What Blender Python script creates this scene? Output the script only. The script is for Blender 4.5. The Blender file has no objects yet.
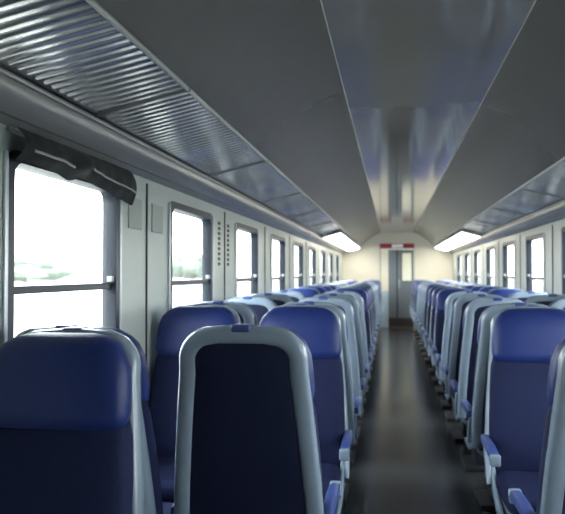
import bpy, bmesh, math, random
from mathutils import Vector, Matrix, noise
random.seed(4)
S = bpy.context.scene
COL = S.collection
R = math.radians

# ------------------------------------------------------------------ camera
CAMX, CAMZ = -0.14, 1.385
cam = bpy.data.cameras.new('camera')
cam.sensor_width = 36.0
cam.lens = 720 / 565 * 36.0
cam.clip_start = 0.05; cam.clip_end = 1000
cam.dof.use_dof = True
cam.dof.focus_distance = 2.5
cam.dof.aperture_fstop = 4.5
camo = bpy.data.objects.new('camera', cam); COL.objects.link(camo)
camo.location = (CAMX, 0, CAMZ)
camo.rotation_euler = (R(90 + 1.27), 0, R(8.61))
S.camera = camo

# ------------------------------------------------------------------ world, light, exposure
W = bpy.data.worlds.new('overcast_sky'); S.world = W; W.use_nodes = True
nt = W.node_tree; nt.nodes.clear()
wo = nt.nodes.new('ShaderNodeOutputWorld'); bg = nt.nodes.new('ShaderNodeBackground')
tc = nt.nodes.new('ShaderNodeTexCoord'); sx = nt.nodes.new('ShaderNodeSeparateXYZ')
rp = nt.nodes.new('ShaderNodeValToRGB')
rp.color_ramp.elements[0].position = 0.0; rp.color_ramp.elements[0].color = (1.0, 0.99, 0.96, 1)
rp.color_ramp.elements[1].position = 0.6; rp.color_ramp.elements[1].color = (0.83, 0.91, 1.0, 1)
nt.links.new(tc.outputs['Generated'], sx.inputs[0]); nt.links.new(sx.outputs[2], rp.inputs[0])
nt.links.new(rp.outputs[0], bg.inputs[0]); bg.inputs[1].default_value = 7.0
nt.links.new(bg.outputs[0], wo.inputs[0])
vs = S.view_settings
S.display_settings.display_device = 'sRGB'
vs.view_transform = 'Standard'; vs.look = 'None'; vs.gamma = 1.0; vs.use_curve_mapping = False
vs.exposure = 1.35
S.cycles.max_bounces = 10; S.cycles.diffuse_bounces = 6; S.cycles.glossy_bounces = 5
S.cycles.transparent_max_bounces = 16
S.cycles.sample_clamp_indirect = 6.0
S.cycles.use_denoising = True

# ------------------------------------------------------------------ materials
def mat(name, col, rough=0.5, metal=0.0, noise_amt=0.0, noise_scale=20.0, bump=0.0, bump_scale=60.0,
        spec=0.5, sheen=0.0, stretch=(1, 1, 1), coat=0.0):
    m = bpy.data.materials.new(name); m.use_nodes = True
    n = m.node_tree.nodes; l = m.node_tree.links
    b = n['Principled BSDF']
    b.inputs['Roughness'].default_value = rough; b.inputs['Metallic'].default_value = metal
    b.inputs['Specular IOR Level'].default_value = spec
    b.inputs['Sheen Weight'].default_value = sheen
    b.inputs['Coat Weight'].default_value = coat
    t = n.new('ShaderNodeTexCoord'); mp = n.new('ShaderNodeMapping'); mp.inputs['Scale'].default_value = stretch
    l.new(t.outputs['Object'], mp.inputs[0])
    no = n.new('ShaderNodeTexNoise'); no.inputs['Scale'].default_value = noise_scale; no.inputs['Detail'].default_value = 4
    l.new(mp.outputs[0], no.inputs[0])
    mx = n.new('ShaderNodeMix'); mx.data_type = 'RGBA'
    mx.inputs[6].default_value = tuple(c * (1 - noise_amt) for c in col) + (1,)
    mx.inputs[7].default_value = tuple(min(1, c * (1 + noise_amt)) for c in col) + (1,)
    l.new(no.outputs[0], mx.inputs[0]); l.new(mx.outputs[2], b.inputs['Base Color'])
    if bump:
        n2 = n.new('ShaderNodeTexNoise'); n2.inputs['Scale'].default_value = bump_scale; n2.inputs['Detail'].default_value = 2
        l.new(mp.outputs[0], n2.inputs[0])
        bp = n.new('ShaderNodeBump'); bp.inputs['Strength'].default_value = bump; bp.inputs['Distance'].default_value = 0.01
        l.new(n2.outputs[0], bp.inputs['Height']); l.new(bp.outputs[0], b.inputs['Normal'])
    return m

M = {}
M['floor'] = mat('dark_linoleum', (0.05, 0.052, 0.055), 0.2, noise_amt=0.25, noise_scale=60, bump=0.05, bump_scale=9)
M['centre'] = mat('polished_ceiling_panel', (0.165, 0.16, 0.155), 0.10, noise_amt=0.06, noise_scale=5, bump=0.10, bump_scale=2.2,
                  spec=0.75, stretch=(1, 0.35, 1))
M['side'] = mat('satin_ceiling_panel', (0.118, 0.112, 0.102), 0.27, spec=0.8, noise_amt=0.08, noise_scale=6, bump=0.04, bump_scale=3)
M['trim'] = mat('aluminium_trim', (0.45, 0.45, 0.43), 0.35, metal=0.7, noise_amt=0.05)
M['rack'] = mat('ribbed_aluminium', (0.66, 0.65, 0.63), 0.17, metal=0.8, noise_amt=0.08, noise_scale=4)
M['fascia'] = mat('grey_moulded_plastic', (0.20, 0.20, 0.195), 0.25, noise_amt=0.06, noise_scale=8)
M['wall'] = mat('pale_laminate', (0.47, 0.515, 0.49), 0.35, noise_amt=0.04, noise_scale=14, bump=0.03, bump_scale=30)
le = bpy.data.materials.new('added_fill_glow'); le.use_nodes = True
bb = le.node_tree.nodes['Principled BSDF']; bb.inputs['Base Color'].default_value = (.8, .8, .78, 1)
bb.inputs['Emission Color'].default_value = (1, .93, .78, 1); bb.inputs['Emission Strength'].default_value = 4.5
M['fill_glow'] = le  # emission of the added fill panels, not a fitting of the carriage
M['cream'] = mat('cream_laminate', (0.80, 0.77, 0.68), 0.4, noise_amt=0.03, noise_scale=10)
M['seam'] = mat('dark_rubber', (0.03, 0.034, 0.04), 0.55, noise_amt=0.1)
M['wframe'] = mat('dark_window_frame', (0.014, 0.02, 0.032), 0.4, noise_amt=0.1)
M['alu'] = mat('pale_metal', (0.62, 0.66, 0.70), 0.3, metal=0.3, noise_amt=0.05)
M['sframe'] = mat('blue_grey_seat_plastic', (0.24, 0.305, 0.39), 0.27, noise_amt=0.06, noise_scale=30, bump=0.03, bump_scale=200, coat=0.2)
M['fabric'] = mat('navy_fabric', (0.009, 0.014, 0.055), 0.8, noise_amt=0.35, noise_scale=160, bump=0.15, bump_scale=500, spec=0.25)
M['head'] = mat('royal_blue_leatherette', (0.008, 0.024, 0.145), 0.5, noise_amt=0.15, noise_scale=40, bump=0.06, bump_scale=90)
M['back'] = mat('dark_navy_back_fabric', (0.020, 0.028, 0.085), 0.6, noise_amt=0.35, noise_scale=180, bump=0.1, bump_scale=400)
M['armp'] = mat('blue_arm_plastic', (0.055, 0.085, 0.28), 0.35, noise_amt=0.1)
M['dark'] = mat('black_metal', (0.03, 0.032, 0.04), 0.5, noise_amt=0.2)
M['curtain'] = mat('charcoal_curtain_cloth', (0.05, 0.052, 0.055), 0.8, noise_amt=0.3, noise_scale=120, bump=0.1, bump_scale=300, sheen=0.1)
M['lining'] = mat('pale_curtain_hem', (0.30, 0.30, 0.28), 0.6, noise_amt=0.1)
M['door'] = mat('blue_grey_door', (0.17, 0.21, 0.26), 0.35, noise_amt=0.05)
M['kick'] = mat('dark_kick_plate', (0.05, 0.045, 0.045), 0.4, noise_amt=0.1)
M['paleblue'] = mat('pale_blue_laminate', (0.48, 0.62, 0.78), 0.35, noise_amt=0.04)
M['red'] = mat('maroon_sign', (0.30, 0.03, 0.07), 0.4, noise_amt=0.1)
M['white'] = mat('white_plastic', (0.8, 0.84, 0.92), 0.4, noise_amt=0.03)
M['grass'] = mat('pale_dry_grass', (0.34, 0.33, 0.30), 0.95, noise_amt=0.4, noise_scale=0.15)
M['leaf'] = mat('tree_leaves', (0.15, 0.18, 0.15), 0.9, noise_amt=0.5, noise_scale=1.5)
M['bark'] = mat('tree_bark', (0.08, 0.06, 0.045), 0.9, noise_amt=0.3, noise_scale=4)
M['notice'] = mat('grey_green_notice', (0.32, 0.36, 0.34), 0.4, noise_amt=0.08)

g = bpy.data.materials.new('window_glass'); g.use_nodes = True
n = g.node_tree.nodes; l = g.node_tree.links; n.clear()
o_ = n.new('ShaderNodeOutputMaterial'); mxs = n.new('ShaderNodeMixShader'); tr = n.new('ShaderNodeBsdfTransparent')
gl = n.new('ShaderNodeBsdfGlossy'); fr = n.new('ShaderNodeLayerWeight'); pw = n.new('ShaderNodeMath'); pw.operation = 'POWER'; pw.inputs[1].default_value = 4.0; ma = n.new('ShaderNodeMath'); ma.operation = 'MULTIPLY_ADD'; ma.inputs[1].default_value = 0.85; ma.inputs[2].default_value = 0.04; ma.use_clamp = True
tr.inputs[0].default_value = (0.93, 0.96, 0.95, 1); gl.inputs['Roughness'].default_value = 0.03; fr.inputs[0].default_value = 0.5
l.new(fr.outputs['Facing'], pw.inputs[0]); l.new(pw.outputs[0], ma.inputs[0]); l.new(ma.outputs[0], mxs.inputs[0]); l.new(tr.outputs[0], mxs.inputs[1]); l.new(gl.outputs[0], mxs.inputs[2]); l.new(mxs.outputs[0], o_.inputs[0])
M['glass'] = g

# ------------------------------------------------------------------ mesh helpers
def obj(name, bm, m, parent=None, smooth=False, loc=(0, 0, 0)):
    bmesh.ops.recalc_face_normals(bm, faces=bm.faces[:])
    me = bpy.data.meshes.new(name); bm.to_mesh(me); bm.free()
    for mm in (m if isinstance(m, (list, tuple)) else [m]): me.materials.append(M[mm])
    if smooth:
        for p in me.polygons: p.use_smooth = True
        me.set_sharp_from_angle(angle=R(smooth if smooth is not True else 40))
    o = bpy.data.objects.new(name, me); COL.objects.link(o); o.location = loc
    if parent: o.parent = parent
    return o

def box(bm, x0, x1, y0, y1, z0, z1, bev=0.0, seg=2, mi=0):
    t = bmesh.new()
    bmesh.ops.create_cube(t, size=1)
    for v in t.verts:
        v.co = Vector(((x0 + x1) / 2 + v.co.x * (x1 - x0), (y0 + y1) / 2 + v.co.y * (y1 - y0), (z0 + z1) / 2 + v.co.z * (z1 - z0)))
    if bev: bmesh.ops.bevel(t, geom=t.edges[:], offset=bev, segments=seg, profile=0.5, affect='EDGES')
    merge(bm, t, mi)

def merge(bm, t, mi=0):
    mp = {v: bm.verts.new(v.co) for v in t.verts}
    for f in t.faces:
        nf = bm.faces.new([mp[v] for v in f.verts]); nf.material_index = mi
    t.free()

def loft(bm, rings, cap=True, closed=True, mi=0):
    rv = [[bm.verts.new(p) for p in r] for r in rings]
    k = len(rings[0])
    for a, b in zip(rv, rv[1:]):
        for i in range(k if closed else k - 1):
            f = bm.faces.new([a[i], a[(i + 1) % k], b[(i + 1) % k], b[i]]); f.material_index = mi
    if cap:
        for r in (rv[0], rv[-1]):
            f = bm.faces.new(r); f.material_index = mi
    return rv

def sup(cx, cy, z, hw, hd, n=4.0, k=28, tilt=0.0):
    out = []
    for i in range(k):
        a = 2 * math.pi * i / k
        c, s = math.cos(a), math.sin(a)
        out.append(Vector((cx + hw * math.copysign(abs(c) ** (2 / n), c), cy + hd * math.copysign(abs(s) ** (2 / n), s), z)))
    return out

def sweep(bm, path, ru, rw, k=12, n=2.6, ref=Vector((0, 1, 0)), cap=True, mi=0):
    """sweep a superellipse (ru along ref axis, rw across) along a path of points"""
    rings = []
    for i, p in enumerate(path):
        a = path[max(i - 1, 0)]; b = path[min(i + 1, len(path) - 1)]
        t = (b - a).normalized()
        u = (ref - t * ref.dot(t)).normalized(); w = t.cross(u)
        U = ru[i] if isinstance(ru, list) else ru; Wd = rw[i] if isinstance(rw, list) else rw
        r = []
        for j in range(k):
            an = 2 * math.pi * j / k; c, s = math.cos(an), math.sin(an)
            r.append(p + u * (U * math.copysign(abs(c) ** (2 / n), c)) + w * (Wd * math.copysign(abs(s) ** (2 / n), s)))
        rings.append(r)
    loft(bm, rings, cap, mi=mi)

def extr(bm, prof, axis, a0, a1, mi=0):
    """prof: list of 2D points, extruded along axis ('x' : (y,z) profile, 'y' : (x,z) profile)"""
    def P(p, a): return Vector((a, p[0], p[1])) if axis == 'x' else Vector((p[0], a, p[1]))
    loft(bm, [[P(p, a0) for p in prof], [P(p, a1) for p in prof]], True, mi=mi)

def empty(name, loc=(0, 0, 0), rz=0):
    o = bpy.data.objects.new(name, None); o.empty_display_size = 0.1; COL.objects.link(o)
    o.location = loc; o.rotation_euler = (0, 0, rz); return o

def tag(o, label, cat, group=None):
    o['label'] = label; o['category'] = cat
    if group: o['group'] = group
    return o

def struct(o): o['kind'] = 'structure'; return o

def kids(o): return [c for c in COL.objects if c.parent == o]
def copy_tree(o, tree, parent=None):
    c = o.copy(); COL.objects.link(c); c.parent = parent
    for ch in tree.get(o.name, []): copy_tree(ch, tree, c)
    return c
def tree_of(root):
    t = {}
    def rec(o):
        t[o.name] = kids(o)
        for c in t[o.name]: rec(c)
    rec(root); return t

ORD = ['first', 'second', 'third', 'fourth', 'fifth', 'sixth', 'seventh', 'eighth', 'ninth', 'tenth', 'eleventh', 'twelfth',
       'thirteenth', 'fourteenth', 'fifteenth', 'sixteenth', 'seventeenth', 'eighteenth']

# ------------------------------------------------------------------ structure
HW = 1.385            # half width of the saloon
Y0, Y1 = -1.7, 18.6   # ends of the saloon
ZT = 2.10             # top of wall, hidden above the racks
FZ = 1.385 + 0.47     # fascia height at the wall
ZWT, ZWB = 1.785, 0.78   # window opening
WP, WW = 1.745, 0.95
bm = bmesh.new(); box(bm, -HW - .1, HW + .1, Y0 - .1, Y1 + 1.6, -0.06, 0)
struct(obj('floor', bm, 'floor'))

def wins(side):
    s0 = 2.20 + (0.15 if side > 0 else 0)
    return [(s0 + k * WP, s0 + k * WP + WW) for k in range(-1 if side > 0 else 0, 9)]

def make_wall(side):
    xi, xo = side * HW, side * (HW + 0.055)
    a, b = min(xi, xo), max(xi, xo)
    bm = bmesh.new()
    box(bm, a, b, Y0, Y1, 0, ZWB); box(bm, a, b, Y0, Y1, ZWT, 2.50)
    y = Y0
    for (p, q) in wins(side):
        box(bm, a, b, y, p, ZWB, ZWT); y = q
    box(bm, a, b, y, Y1, ZWB, ZWT)
    struct(obj('wall_left' if side < 0 else 'wall_right', bm, 'wall'))
make_wall(-1); make_wall(1)

wn = 0
for side in (-1, 1):
    for (p, q) in wins(side):
        wn += 1
        root = struct(empty('window_%d' % wn, (side * (HW + .0275), (p + q) / 2, (ZWT + ZWB) / 2)))
        hy, hz = (q - p) / 2, (ZWT - ZWB) / 2
        # dark frame with rounded corners lining the opening
        bm = bmesh.new()
        def rrect(hy_, hz_, r, x):
            pts = []
            for (cy, cz, a0) in ((hy_ - r, hz_ - r, 0), (-hy_ + r, hz_ - r, 90), (-hy_ + r, -hz_ + r, 180), (hy_ - r, -hz_ + r, 270)):
                for i in range(6):
                    a = R(a0 + 18 * i); pts.append(Vector((x, cy + r * math.cos(a), cz + r * math.sin(a))))
            return pts
        t_ = .028
        rings = [rrect(hy + .012, hz + .012, .06, -side * (t_ + .008)), rrect(hy - .028, hz - .028, .05, -side * (t_ + .008)),
                 rrect(hy - .034, hz - .034, .05, -side * .008), rrect(hy - .034, hz - .034, .05, side * t_), rrect(hy + .012, hz + .012, .06, side * t_)]
        rings.append(rings[0])
        loft(bm, [[v.copy() for v in r] for r in rings], cap=False)
        fr_ = obj('window_frame', bm, 'wframe', root, smooth=50)
        bm = bmesh.new(); zc = 1.326 - (ZWT + ZWB) / 2
        box(bm, -.016, .016, -hy + .03, hy - .03, zc - .014, zc + .014, .004)
        obj('crossbar', bm, 'wframe', root)
        bm = bmesh.new(); box(bm, side * .012 - .003, side * .012 + .003, -hy + .03, hy - .03, -hz + .03, hz - .03)
        obj('pane', bm, 'glass', root)
        bm = bmesh.new()
        fx = -side * .034
        for s in (-1, 1):   # pale trim beads beside the opening
            box(bm, fx - .006, fx + .006, s * (hy + .026) - .011, s * (hy + .026) + .011, -hz, hz, .004)
        obj('side_bead', bm, 'alu', root)
        bm = bmesh.new(); box(bm, -side * .018 - .014, -side * .018 + .014, hy - .065, hy - .04, zc + .018, zc + .045, .005)
        obj('window_latch', bm, 'notice', root)

# pillar seams + vents as slim trims on each pillar
tn = 0
for side in (-1, 1):
    w = wins(side)
    for i in range(len(w) - 1):
        yc = (w[i][1] + w[i + 1][0]) / 2
        tn += 1
        bm = bmesh.new(); x = side * (HW - .003)
        box(bm, x - .004, x + .004, yc - .006, yc + .006, .2, FZ - .01)
        struct(obj('trim_%d' % tn, bm, 'seam'))
    for i in ((1,) if side < 0 else ()):
        yc = (w[i][1] + w[i + 1][0]) / 2
        for d in (-.17, .12):
            bm = bmesh.new(); x = side * (HW - .002)
            for k in range(9):
                z = 1.44 + k * .037
                box(bm, x - .004, x + .004, yc + d - .028, yc + d + .028, z, z + .022, .003, 1)
            r_ = obj('vent_grille', bm, 'seam')
            tag(r_, 'dark vent strip on second left wall pillar, %s of the pair' % ('nearer the camera' if d < 0 else 'farther from the camera'), 'vent', 'vent strips on the wall pillars')

# baseboards (heater ducts)
for side, nm in ((-1, 'baseboard_left'), (1, 'baseboard_right')):
    bm = bmesh.new()
    xs = sorted((side * (HW - .05), side * HW))
    box(bm, xs[0], xs[1], Y0, Y1, 0, .2, .012)
    struct(obj(nm, bm, 'dark'))

# ceiling : centre panel, curved side panels
HC = CAMZ + 1.03
CX = 0.40
bm = bmesh.new(); box(bm, -CX, CX, Y0, Y1, HC, HC + .04)
struct(obj('ceiling', bm, 'centre'))
SX, SZ = 0.89, CAMZ + 0.70      # outer (lower) edge of the side panels
bm = bmesh.new(); box(bm, -HW - .09, HW + .09, Y0 - .06, Y1 + 1.56, 2.501, 2.58)
struct(obj('ceiling_roof', bm, 'dark'))
def side_curve():
    pts = []
    for i in range(15):
        t = i / 14
        x = CX + (SX - CX) * t
        z = HC - (HC - SZ) * (0.42 * t + 0.58 * t ** 2.1)
        pts.append((x, z))
    return pts
for side, nm in ((-1, 'ceiling_left'), (1, 'ceiling_right')):
    c = side_curve()
    c0 = [(side * x, z - .001) for x, z in c] + [(side * (x + .01), z + .04) for x, z in reversed(c)]
    bm = bmesh.new(); extr(bm, c0, 'y', Y0, Y1)
    struct(obj(nm, bm, 'side', smooth=35))
    # light edge line
    tn += 1; bm = bmesh.new(); box(bm, side * CX - .003, side * CX + .003, Y0, Y1, HC - .008, HC + .002, .003)
    struct(obj('trim_%d' % tn, bm, 'trim'))

# fascia under the rack to the wall
RX, RZ = 1.275, CAMZ + 0.612      # outer edge of rack
def make_fascia(side, nm):
    pts = [(RX + .008, RZ - .006), (RX + .010, RZ - .030), (RX + .020, RZ - .060), (RX + .038, RZ - .085), (RX + .062, RZ - .102), (HW + .001, FZ + .012),
           (HW + .001, RZ + .06), (RX + .012, RZ + .04)]
    bm = bmesh.new(); extr(bm, [(side * x, z) for x, z in pts], 'y', Y0, Y1)
    return struct(obj(nm, bm, 'fascia', smooth=50))
tn += 1; make_fascia(-1, 'trim_%d' % tn)
tn += 1; make_fascia(1, 'trim_%d' % tn)
for side in (-1, 1):
    # bright and dark lines along the fascia
    for (x, z, r, m_) in ((RX + .004, RZ - .014, .009, 'trim'), (RX + .075, RZ - .106, .006, 'seam')):
        tn += 1; bm = bmesh.new()
        box(bm, side * x - r, side * x + r, Y0, Y1, z - r * .8, z + r * .8, r * .3)
        struct(obj('trim_%d' % tn, bm, m_))

# end walls
def end_wall(nm, y0, y1, door):
    bm = bmesh.new()
    dx0, dx1, dz = -0.42, 0.42, 2.03
    if door:
        box(bm, -HW, dx0, y0, y1, 0, 2.5); box(bm, dx1, HW, y0, y1, 0, 2.5); box(bm, dx0, dx1, y0, y1, dz, 2.5)
    else:
        box(bm, -HW, HW, y0, y1, 0, 2.5)
    return struct(obj(nm, bm, 'cream'))
end_wall('wall_front', Y1, Y1 + .06, True)
end_wall('wall_back', Y0 - .06, Y0, False)

# vestibule behind the door glass
bm = bmesh.new()
box(bm, -HW, HW, Y1 + 1.5, Y1 + 1.56, 0, 2.5)
struct(obj('wall_vestibule', bm, 'cream'))
for side, nm in ((-1, 'left'), (1, 'right')):
    bm = bmesh.new(); a, b = sorted((side * HW, side * (HW + .09)))
    box(bm, a, b, Y1, Y1 + .45, 0, 2.5); box(bm, a, b, Y1 + 1.15, Y1 + 1.5, 0, 2.5)
    box(bm, a, b, Y1 + .45, Y1 + 1.15, 0, .9); box(bm, a, b, Y1 + .45, Y1 + 1.15, 1.9, 2.5)
    struct(obj('wall_vestibule_' + nm, bm, 'cream'))
bm = bmesh.new(); box(bm, -HW, HW, Y1 + .06, Y1 + 1.5, 2.44, 2.5)
struct(obj('ceiling_vestibule', bm, 'cream'))

# end door: left jamb panel, two leaves
d = struct(empty('door_1', (0, Y1 + .0, 0)))
bm = bmesh.new(); box(bm, -.44, -.405, -.03, .05, 0, 2.03, .004); box(bm, .405, .44, -.03, .05, 0, 2.03, .004); box(bm, -.44, .44, -.03, .05, 2.0, 2.05, .004)
obj('door_frame', bm, 'wall', d)
bm = bmesh.new(); box(bm, -.405, -.22, -.02, .04, .92, 1.99, .004)
obj('side_panel', bm, 'cream', d)
bm = bmesh.new(); box(bm, -.405, -.22, -.025, .045, 0, .92, .004)
obj('side_panel', bm, 'paleblue', d)
def leaf(x0, x1, win):
    bm = bmesh.new(); y0, y1 = -.005, .03
    if win is None:
        box(bm, x0, x1, y0, y1, .004, 1.98); lf = obj('door_leaf', bm, 'door', d)
        bm = bmesh.new(); box(bm, x0 + .004, x1 - .004, y0 - .012, y0, .004, .24, .003)
        obj('kick_plate', bm, 'kick', lf)
        return lf
    wx0, wx1, wz0, wz1 = win
    box(bm, x0, wx0, y0, y1, .004, 1.98); box(bm, wx1, x1, y0, y1, .004, 1.98)
    box(bm, wx0, wx1, y0, y1, .004, wz0); box(bm, wx0, wx1, y0, y1, wz1, 1.98)
    lf = obj('door_leaf', bm, 'door', d)
    bm = bmesh.new(); box(bm, wx0 + .001, wx1 - .001, .010, .016, wz0, wz1)
    obj('pane', bm, 'glass', lf)
    bm = bmesh.new()
    for (a, b, c_, e) in ((wx0 - .012, wx0 + .006, wz0 - .012, wz1 + .012), (wx1 - .006, wx1 + .012, wz0 - .012, wz1 + .012),
                          (wx0, wx1, wz0 - .012, wz0 + .006), (wx0, wx1, wz1 - .006, wz1 + .012)):
        box(bm, a, b, y0 - .006, y0 + .01, c_, e)
    obj('window_gasket', bm, 'seam', lf)
    bm = bmesh.new(); box(bm, x0 + .004, x1 - .004, y0 - .012, y0, .004, .24, .003)
    obj('kick_plate', bm, 'kick', lf)
    return lf
l1 = leaf(-.22, -.012, None)
l2 = leaf(.012, .405, (.12, .37, 1.18, 1.90))
bm = bmesh.new(); box(bm, -.014, .014, -.02, .02, .004, 1.98, .003)
obj('meeting_seal', bm, 'seam', d)
bm = bmesh.new()
sweep(bm, [Vector((.05, -.005, 1.0)), Vector((.05, -.05, 1.02)), Vector((.05, -.055, 1.1)), Vector((.05, -.05, 1.18)), Vector((.05, -.005, 1.2))], .008, .008, k=8, ref=Vector((1, 0, 0)))
obj('door_handle', bm, 'alu', l2, smooth=True)

# sign band above the end door
sg = empty('overhead_sign', (0, Y1 - .035, 2.045))
bm = bmesh.new(); box(bm, -.43, .43, -.035, .03, -.03, .085, .008)
obj('sign_box', bm, 'red', sg)
bm = bmesh.new(); box(bm, -.13, .15, -.042, -.036, -.018, .072, .002)
obj('sign_face', bm, 'white', sg)
tag(sg, 'narrow maroon sign box with pale centre above the end door', 'sign')

# shaped bulkhead brackets where ceiling meets the end wall
for side in (-1, 1):
    tn += 1
    c = [(x, z) for x, z in side_curve() if x > CX]
    prof = [(side * x, z + .01) for x, z in c] + [(side * (SX + .01), SZ + .09), (side * (SX - .18), SZ + .21), (side * (CX + .03), HC - .01)]
    bm = bmesh.new(); extr(bm, [(side * (SX + .02), SZ + .01), (side * HW, SZ + .01), (side * HW, SZ + .28), (side * (SX + .02), SZ + .28)], 'y', Y1 - .25, Y1)
    struct(obj('trim_%d' % tn, bm, 'cream'))

# ------------------------------------------------------------------ luggage racks
def make_rack():
    """section for the left side, origin at the aisle edge, runs +Y over WP"""
    root = empty('luggage_rack')
    L = WP - .016
    wx, dz = RX - SX, RZ - SZ
    nrm = Vector((-dz, 0, wx)).normalized()      # for +x outward
    pitch = .0545; nr = int(L / pitch)
    rows = []
    N = nr * 8
    bm = bmesh.new()
    us = [0.05, .2, .4, .6, .8, .95]
    top = []; bot = []
    for i in range(N + 1):
        y = .008 + L * i / N
        ph = i % 8
        h = (-.009, -.006, 0, 0, 0, 0, 0, -.006)[ph]
        rr = []
        for u in us:
            p = Vector((wx * u, y, dz * u)) - nrm * (h + .004)
            rr.append(bm.verts.new(p))
        bot.append(rr)
    for i in range(N):
        for j in range(len(us) - 1):
            bm.faces.new([bot[i][j], bot[i + 1][j], bot[i + 1][j + 1], bot[i][j + 1]])
    # upper skin
    a = [Vector((wx * u, .008, dz * u)) + nrm * .012 for u in (us[0], us[-1])]
    v = [bm.verts.new(a[0]), bm.verts.new(a[1]), bm.verts.new(a[1] + Vector((0, L, 0))), bm.verts.new(a[0] + Vector((0, L, 0)))]
    bm.faces.new(v)
    obj('ribbed_shelf', bm, 'rack', root, smooth=60)
    bm = bmesh.new()
    p0 = Vector((wx * .02, 0, dz * .02)); 
    sweep(bm, [p0 + Vector((0, .006, 0)), p0 + Vector((0, WP - .006, 0))], .007, .012, k=10, ref=Vector((1, 0, 0)))
    obj('front_rail', bm, 'trim', root, smooth=50)
    bm = bmesh.new()
    p0 = Vector((wx * .97, 0, dz * .97))
    sweep(bm, [p0 + Vector((0, .006, 0)), p0 + Vector((0, WP - .006, 0))], .010, .008, k=8, ref=Vector((1, 0, 0)))
    obj('rear_rail', bm, 'seam', root, smooth=50)
    for yy in (.003, WP - .007):
        bm = bmesh.new()
        extr(bm, [(0, -.012), (wx, dz - .012), (wx, dz + .014), (0, .014)], 'y', yy, yy + .004)
        obj('end_bracket', bm, 'fascia', root)
    return root
rk = make_rack(); rkt = tree_of(rk)
first = True
for side in (1, -1):
    j = 0
    for k in range(-1, 10):
        y = .88 + k * WP
        o = rk if first else copy_tree(rk, rkt)
        first = False
        if side > 0: o.location = (SX, y, SZ)
        else: o.location = (-SX, y + WP, SZ); o.rotation_euler = (0, 0, math.pi)
        s = 'left' if side < 0 else 'right'
        j += 1
        w_ = ('nearest the camera' if j == 1 else 'reaching the end wall' if k == 9 else '%s one along from the camera' % ORD[j - 1])
        tag(o, 'ribbed metal luggage rack section above the %s windows, %s' % (s, w_), 'luggage rack', 'luggage racks along the %s side' % s)

# glowing panels added under the far racks to brighten the end wall
j = 0
for side in (-1, 1):
    j = 0
    for k in range(6, 10):
        y = .88 + k * WP
        if y + WP > Y1 + .4: continue
        j += 1
        root = empty('fill_panel', (side * (SX + .185), y + WP / 2, SZ - .098))
        root.rotation_euler = (0, side * R(15), 0)
        hl = min(WP / 2 - .05, Y1 - .02 - y - WP / 2)
        bm = bmesh.new(); box(bm, -.15, .15, -hl, hl, -.010, .012, .004); obj('panel_back', bm, 'white', root)
        bm = bmesh.new(); box(bm, -.142, .142, -hl + .02, hl - .02, -.022, -.010, .005); obj('glow_face', bm, 'fill_glow', root)
        tag(root, 'added wide glowing panel under the far %s luggage rack, %s along towards the end wall' % ('left' if side < 0 else 'right', ORD[j - 1]), 'fill_glow', 'added glowing panels under the %s rack' % ('left' if side < 0 else 'right'))

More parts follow.
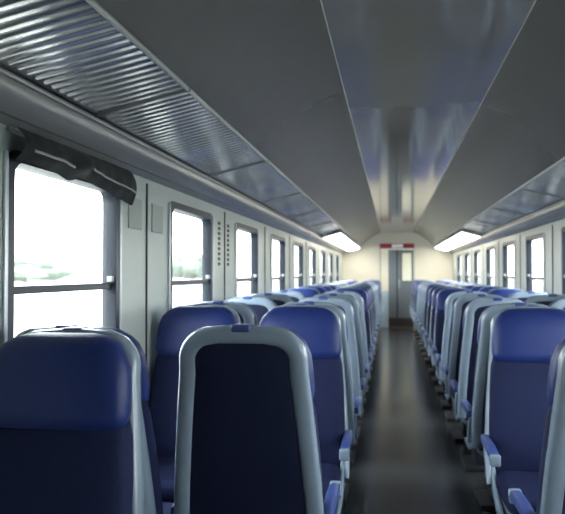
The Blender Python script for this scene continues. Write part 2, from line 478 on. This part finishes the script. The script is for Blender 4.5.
# ------------------------------------------------------------------ seats
def TY(z): return -(z - .45) * .17          # recline of the back
def make_seat(aisle=True):
    nm = 'train_seat'
    root = empty(nm)
    # seat pan and cushion  (faces +Y)
    bm = bmesh.new()
    rings = []
    for (z, hw, y0, y1) in ((.375, .19, .05, .47), (.385, .215, .02, .50), (.41, .226, .01, .515), (.44, .226, .01, .52), (.462, .216, .02, .51), (.472, .18, .05, .47)):
        rings.append(sup(0, (y0 + y1) / 2, z, hw, (y1 - y0) / 2, 5, 32))
    loft(bm, rings); obj('seat_cushion', bm, 'fabric', root, smooth=60)
    bm = bmesh.new()
    rings = [sup(0, .24, z, hw, hd, 6, 28) for (z, hw, hd) in ((.30, .17, .17), (.335, .205, .22), (.376, .215, .23))]
    loft(bm, rings); obj('seat_pan', bm, 'sframe', root, smooth=60)
    bm = bmesh.new()
    box(bm, -.12, .12, .10, .34, .03, .31, .015); box(bm, -.19, .19, .06, .40, 0, .035, .01)
    obj('pedestal', bm, 'dark', root, smooth=40)
    # backrest cushion
    bm = bmesh.new(); rings = []
    prof = [(.43, .212, .025, .058), (.46, .230, .040, .066), (.55, .236, .045, .074), (.68, .235, .042, .070), (.82, .229, .034, .062), (.93, .219, .030, .058), (.99, .205, .030, .050), (1.03, .185, .034, .036)]
    for (z, hw, f, hd) in prof:
        rings.append(sup(0, TY(z) + f - .01, z, hw, hd, 4, 32))
    loft(bm, rings); obj('backrest', bm, 'fabric', root, smooth=60)
    # headrest
    bm = bmesh.new(); rings = []
    for (z, hw, f, hd) in [(.955, .185, .034, .040), (.965, .208, .038, .054), (1.0, .216, .040, .060), (1.06, .214, .040, .062), (1.12, .207, .038, .062), (1.16, .190, .038, .056), (1.185, .168, .030, .052), (1.205, .135, .022, .042), (1.212, .09, .018, .025)]:
        rings.append(sup(0, TY(z) + f - .006, z, hw, hd, 3.4, 32))
    loft(bm, rings); obj('headrest', bm, 'head', root, smooth=60)
    # back frame : swept hoop
    path = []
    for z in (.40, .5, .6, .7, .8, .9, 1.0, 1.07):
        path.append((.220 - .052 * max(0, (z - .55) / .6) ** 1.3, z))
    xa = path[-1][0]; r = .078
    ztop = 1.185
    for i in range(1, 9):
        a = R(90 * i / 8)
        path.append((xa - r + r * math.cos(a) * 1.0, ztop - r + r * math.sin(a)))
    right = [p for p in path]
    full = right + [(0.03, ztop + .006), (-.03, ztop + .006)] + [(-x, z) for x, z in reversed(right)]
    pts = [Vector((x, TY(z) - .055, z)) for x, z in full]
    ru = [.034] * len(pts); rw = [.031] * len(pts)
    bm = bmesh.new(); sweep(bm, pts, ru, rw, k=16, n=3.0)
    fm = obj('back_frame', bm, 'sframe', root, smooth=60)
    # back panel (dished fabric/plastic sheet within the hoop)
    bm = bmesh.new()
    zs = [.38 + i * (1.165 - .38) / 16 for i in range(17)]
    def hwid(z):
        if z < 1.07: return .220 - .052 * max(0, (z - .55) / .6) ** 1.3 - .012
        t = min(1, (z - (ztop - r)) / r) if z > ztop - r else 0
        return xa - r + r * math.sqrt(max(0, 1 - t * t)) - .004
    rings = []
    for z in zs:
        h = hwid(z); row = []
        for i in range(13):
            u = -1 + 2 * i / 12
            row.append(Vector((u * h, TY(z) - .078 - .010 * (1 - u ** 4), z)))
        rings.append(row)
    for z in reversed(zs):
        pass
    rv = loft(bm, rings, cap=False, closed=False)
    bmesh.ops.solidify(bm, geom=bm.faces[:], thickness=.012)
    obj('back_panel', bm, 'back', root, smooth=50)
    # lifting handle on the top
    bm = bmesh.new()
    box(bm, -.032, .032, TY(1.2) - .092, TY(1.2) - .03, 1.200, 1.224, .009, 3)
    obj('grab_handle', bm, 'armp', root, smooth=50)
    # side frames: curved legs from arm level down to the floor
    for s in (-1, 1):
        bm = bmesh.new()
        P = [Vector((s * .228, y, z)) for y, z in ((-.03, .57), (.0, .52), (.05, .45), (.12, .385), (.22, .345), (.34, .325), (.43, .33))]
        sweep(bm, P, .012, [.026, .034, .038, .036, .032, .026, .016], k=12, n=3, ref=Vector((1, 0, 0)))
        obj('side_bracket', bm, 'sframe', root, smooth=60)
    if aisle:
        for s in (-1, 1):
            x = s * .254
            bm = bmesh.new()
            P = [Vector((x, y, z)) for y, z in ((-.06, .585), (0, .59), (.15, .592), (.28, .585), (.325, .57))]
            sweep(bm, P, [.017, .020, .022, .021, .017], [.018, .021, .021, .020, .014], k=14, n=3.2, ref=Vector((1, 0, 0)))
            ar = obj('armrest', bm, 'armp', root, smooth=60)
            bm = bmesh.new(); box(bm, x - .0225, x + .0225, .305, .338, .548, .600, .008, 3)
            obj('end_cap', bm, 'sframe', ar, smooth=50)
            bm = bmesh.new()
            P = [Vector((x - s * .005, y, z)) for y, z in ((-.04, .575), (.0, .53), (.05, .47), (.09, .40))]
            sweep(bm, P, .013, [.028, .032, .03, .02], k=12, n=3, ref=Vector((1, 0, 0)))
            obj('arm_bracket', bm, 'sframe', ar, smooth=60)
    return root


# (backrest depth, faces camera?)
ROWS = [(2.25, False), (3.72, True), (4.12, False), (4.98, False), (5.84, False), (6.70, False),
        (8.10, True), (8.96, True), (9.82, True), (10.68, True), (11.1, False), (11.96, False), (12.82, False), (13.68, False), (15.08, True), (15.94, True), (16.80, True), (17.66, True)]
pA = make_seat(True); tA = tree_of(pA)
pW = make_seat(False); tW = tree_of(pW)
usedA = usedW = False
def place(proto, tree, used, x, yb, toward):
    o = proto if not used else copy_tree(proto, tree)
    if toward: o.location = (x, yb - .16, 0); o.rotation_euler = (0, 0, math.pi)
    else: o.location = (x, yb + .16, 0)
    return o
for i, (yb, tw) in enumerate(ROWS):
    for side in (-1, 1):
        s = 'left' if side < 0 else 'right'
        for kind in ('aisle', 'window'):
            if i == 0 and side > 0 and kind == 'window': continue   # outside the frame
            if kind == 'aisle': o = place(pA, tA, usedA, (.555 if side > 0 else -.605), yb, tw); usedA = True
            else: o = place(pW, tW, usedW, (1.085 if side > 0 else -1.135), yb, tw); usedW = True
            if i == 0 and kind == 'window': o.location.y = 2.145 + .16
            if i == 0:
                lab = {('left', 'aisle'): 'large foreground seat seen from behind, grey hoop frame around dark navy back',
                       ('left', 'window'): 'navy seat hump facing away, just behind the nearest window seat at left',
                       ('right', 'aisle'): 'grey-framed seat back cut by the right picture edge'}[(s, kind)]
            elif i == 1:
                lab = '%s seat beside the %s facing the camera, nearest full one on the %s' % (
                    'bright blue headrest' if side < 0 else 'dark blue', 'aisle' if kind == 'aisle' else 'windows', s)
            else:
                lab = '%s, %s row from camera, %s side beside the %s' % (
                    'blue-fronted seat' if tw else 'grey-framed seat back', ORD[i], s, 'walkway' if kind == 'aisle' else 'windows')
            tag(o, lab, 'seat', '%s %s seats' % (s, kind))
# the nearest seat, back-to-back with the first row at the left window
o = place(pW, tW, True, -1.07, 2.00, True)
tag(o, 'nearest seat at the lower left corner, dark blue upholstery facing the camera', 'seat', 'left window seats')

# ------------------------------------------------------------------ curtain bunched over the first left window
cw = wins(-1)[0]
cr = empty('window_curtain', (-HW, cw[0], 0))
def curtain_band(m_name):
    bm = bmesh.new(); N = 60; rows = 12
    rings = []
    for i in range(N + 1):
        t = i / N; y = -.03 + t * (WW + .09)
        top = FZ + .005
        # lower hem in metres: hangs, gathers into a knot at t~.35, then sags to the right
        hem = 1.752 - .022 * math.exp(-((t - .36) / .06) ** 2) + .006 * math.exp(-((t - .5) / .07) ** 2) - .052 * max(0, (t - .5) / .5) ** 1.1 + .002 * math.sin(t * 23)
        row = []
        for j in range(rows + 1):
            u = j / rows
            z = top + (hem - top) * u
            fold = .006 * math.sin(t * 21 + u * 5) * (0.3 + u) + .003 * math.sin(t * 55 + 2 * u)
            bul = .04 * math.sin(math.pi * u) + .05 * math.exp(-((t - .42) / .06) ** 2) * math.sin(math.pi * min(1, u * 1.1))
            row.append(Vector((.022 + .012 + bul * .8 + fold * .6 + .01, y, z)))
        rings.append(row)
    loft(bm, rings, cap=False, closed=False)
    bmesh.ops.solidify(bm, geom=bm.faces[:], thickness=.004)
    return bm, rings
bmc, rg = curtain_band('curtain')
obj('curtain_cloth', bmc, 'curtain', cr, smooth=True)
bm = bmesh.new()
P = [r[8] + Vector((.012, 0, 0)) for r in rg if True]
a_ = [p for k, p in enumerate(P) if 3 <= k <= 20]
b_ = [p for k, p in enumerate(P) if 28 <= k <= 58]
for seg in (a_, b_):
    sweep(bm, seg, .003, .005, k=8, ref=Vector((1, 0, 0)))
obj('curtain_hem', bm, 'lining', cr, smooth=True)
bm = bmesh.new()
sweep(bm, [Vector((.02, -.04, FZ - .002)), Vector((.02, WW + .07, FZ - .002))], .008, .008, k=10, ref=Vector((1, 0, 0)))
obj('curtain_rod', bm, 'trim', cr, smooth=True)
tag(cr, 'dark bunched curtain gathered up along the top of the nearest left window', 'curtain')

# small notices on the first pillar
yc = (cw[1] + wins(-1)[1][0]) / 2
for (dy, lab) in ((-.17, 'small grey notice plate high on the first left pillar, nearer the camera'),
                  (.17, 'small grey notice plate high on the first left pillar, farther from the camera')):
    bm = bmesh.new(); box(bm, -HW, -HW + .006, yc + dy - .09, yc + dy + .09, 1.60, 1.75, .002, 1)
    tag(obj('notice_plate', bm, 'notice'), lab, 'notice', 'notice plates on the first pillar')

# ------------------------------------------------------------------ outside
bm = bmesh.new()
box(bm, -300, 300, -200, 500, -1.25, -1.15)
struct(obj('ground', bm, 'grass'))
def tree(x, y, h, w, lab):
    root = empty('tree', (x, y, -1.15))
    bm = bmesh.new()
    bmesh.ops.create_icosphere(bm, subdivisions=4, radius=1)
    sd = random.uniform(0, 50)
    for v in bm.verts:
        n_ = v.co.normalized()
        k = 1 + .28 * noise.noise(n_ * 2.2 + Vector((sd, 0, 0))) + .16 * noise.noise(n_ * 6 + Vector((0, sd, 0)))
        v.co = Vector((n_.x * w * k, n_.y * w * k, h * .60 + n_.z * h * .42 * k))
    obj('crown', bm, 'leaf', root, smooth=80)
    bm = bmesh.new()
    sweep(bm, [Vector((0, 0, 0)), Vector((.1, 0, h * .2)), Vector((0, .1, h * .45))], [.3, .22, .15], [.3, .22, .15], k=10, ref=Vector((1, 0, 0)))
    obj('trunk', bm, 'bark', root, smooth=True)
    tag(root, lab, 'tree')
    return root
TR = [(-62, 66, 5.2, 4.5, 'pale washed-out tree beyond the nearest left window'),
      (-58, 110, 5.5, 6, 'pale washed-out tree beyond the second left window'),
      (-44, 150, 6.5, 7, 'pale washed-out tree beyond the third left window'),
      (70, 150, 9, 6, 'pale green tree seen through the nearest right window'),
      (52, 150, 8, 5, 'pale green tree seen through the second right window'),
      (42, 160, 8, 6, 'pale green tree seen through the third right window')]
for a_ in TR: tree(*a_)
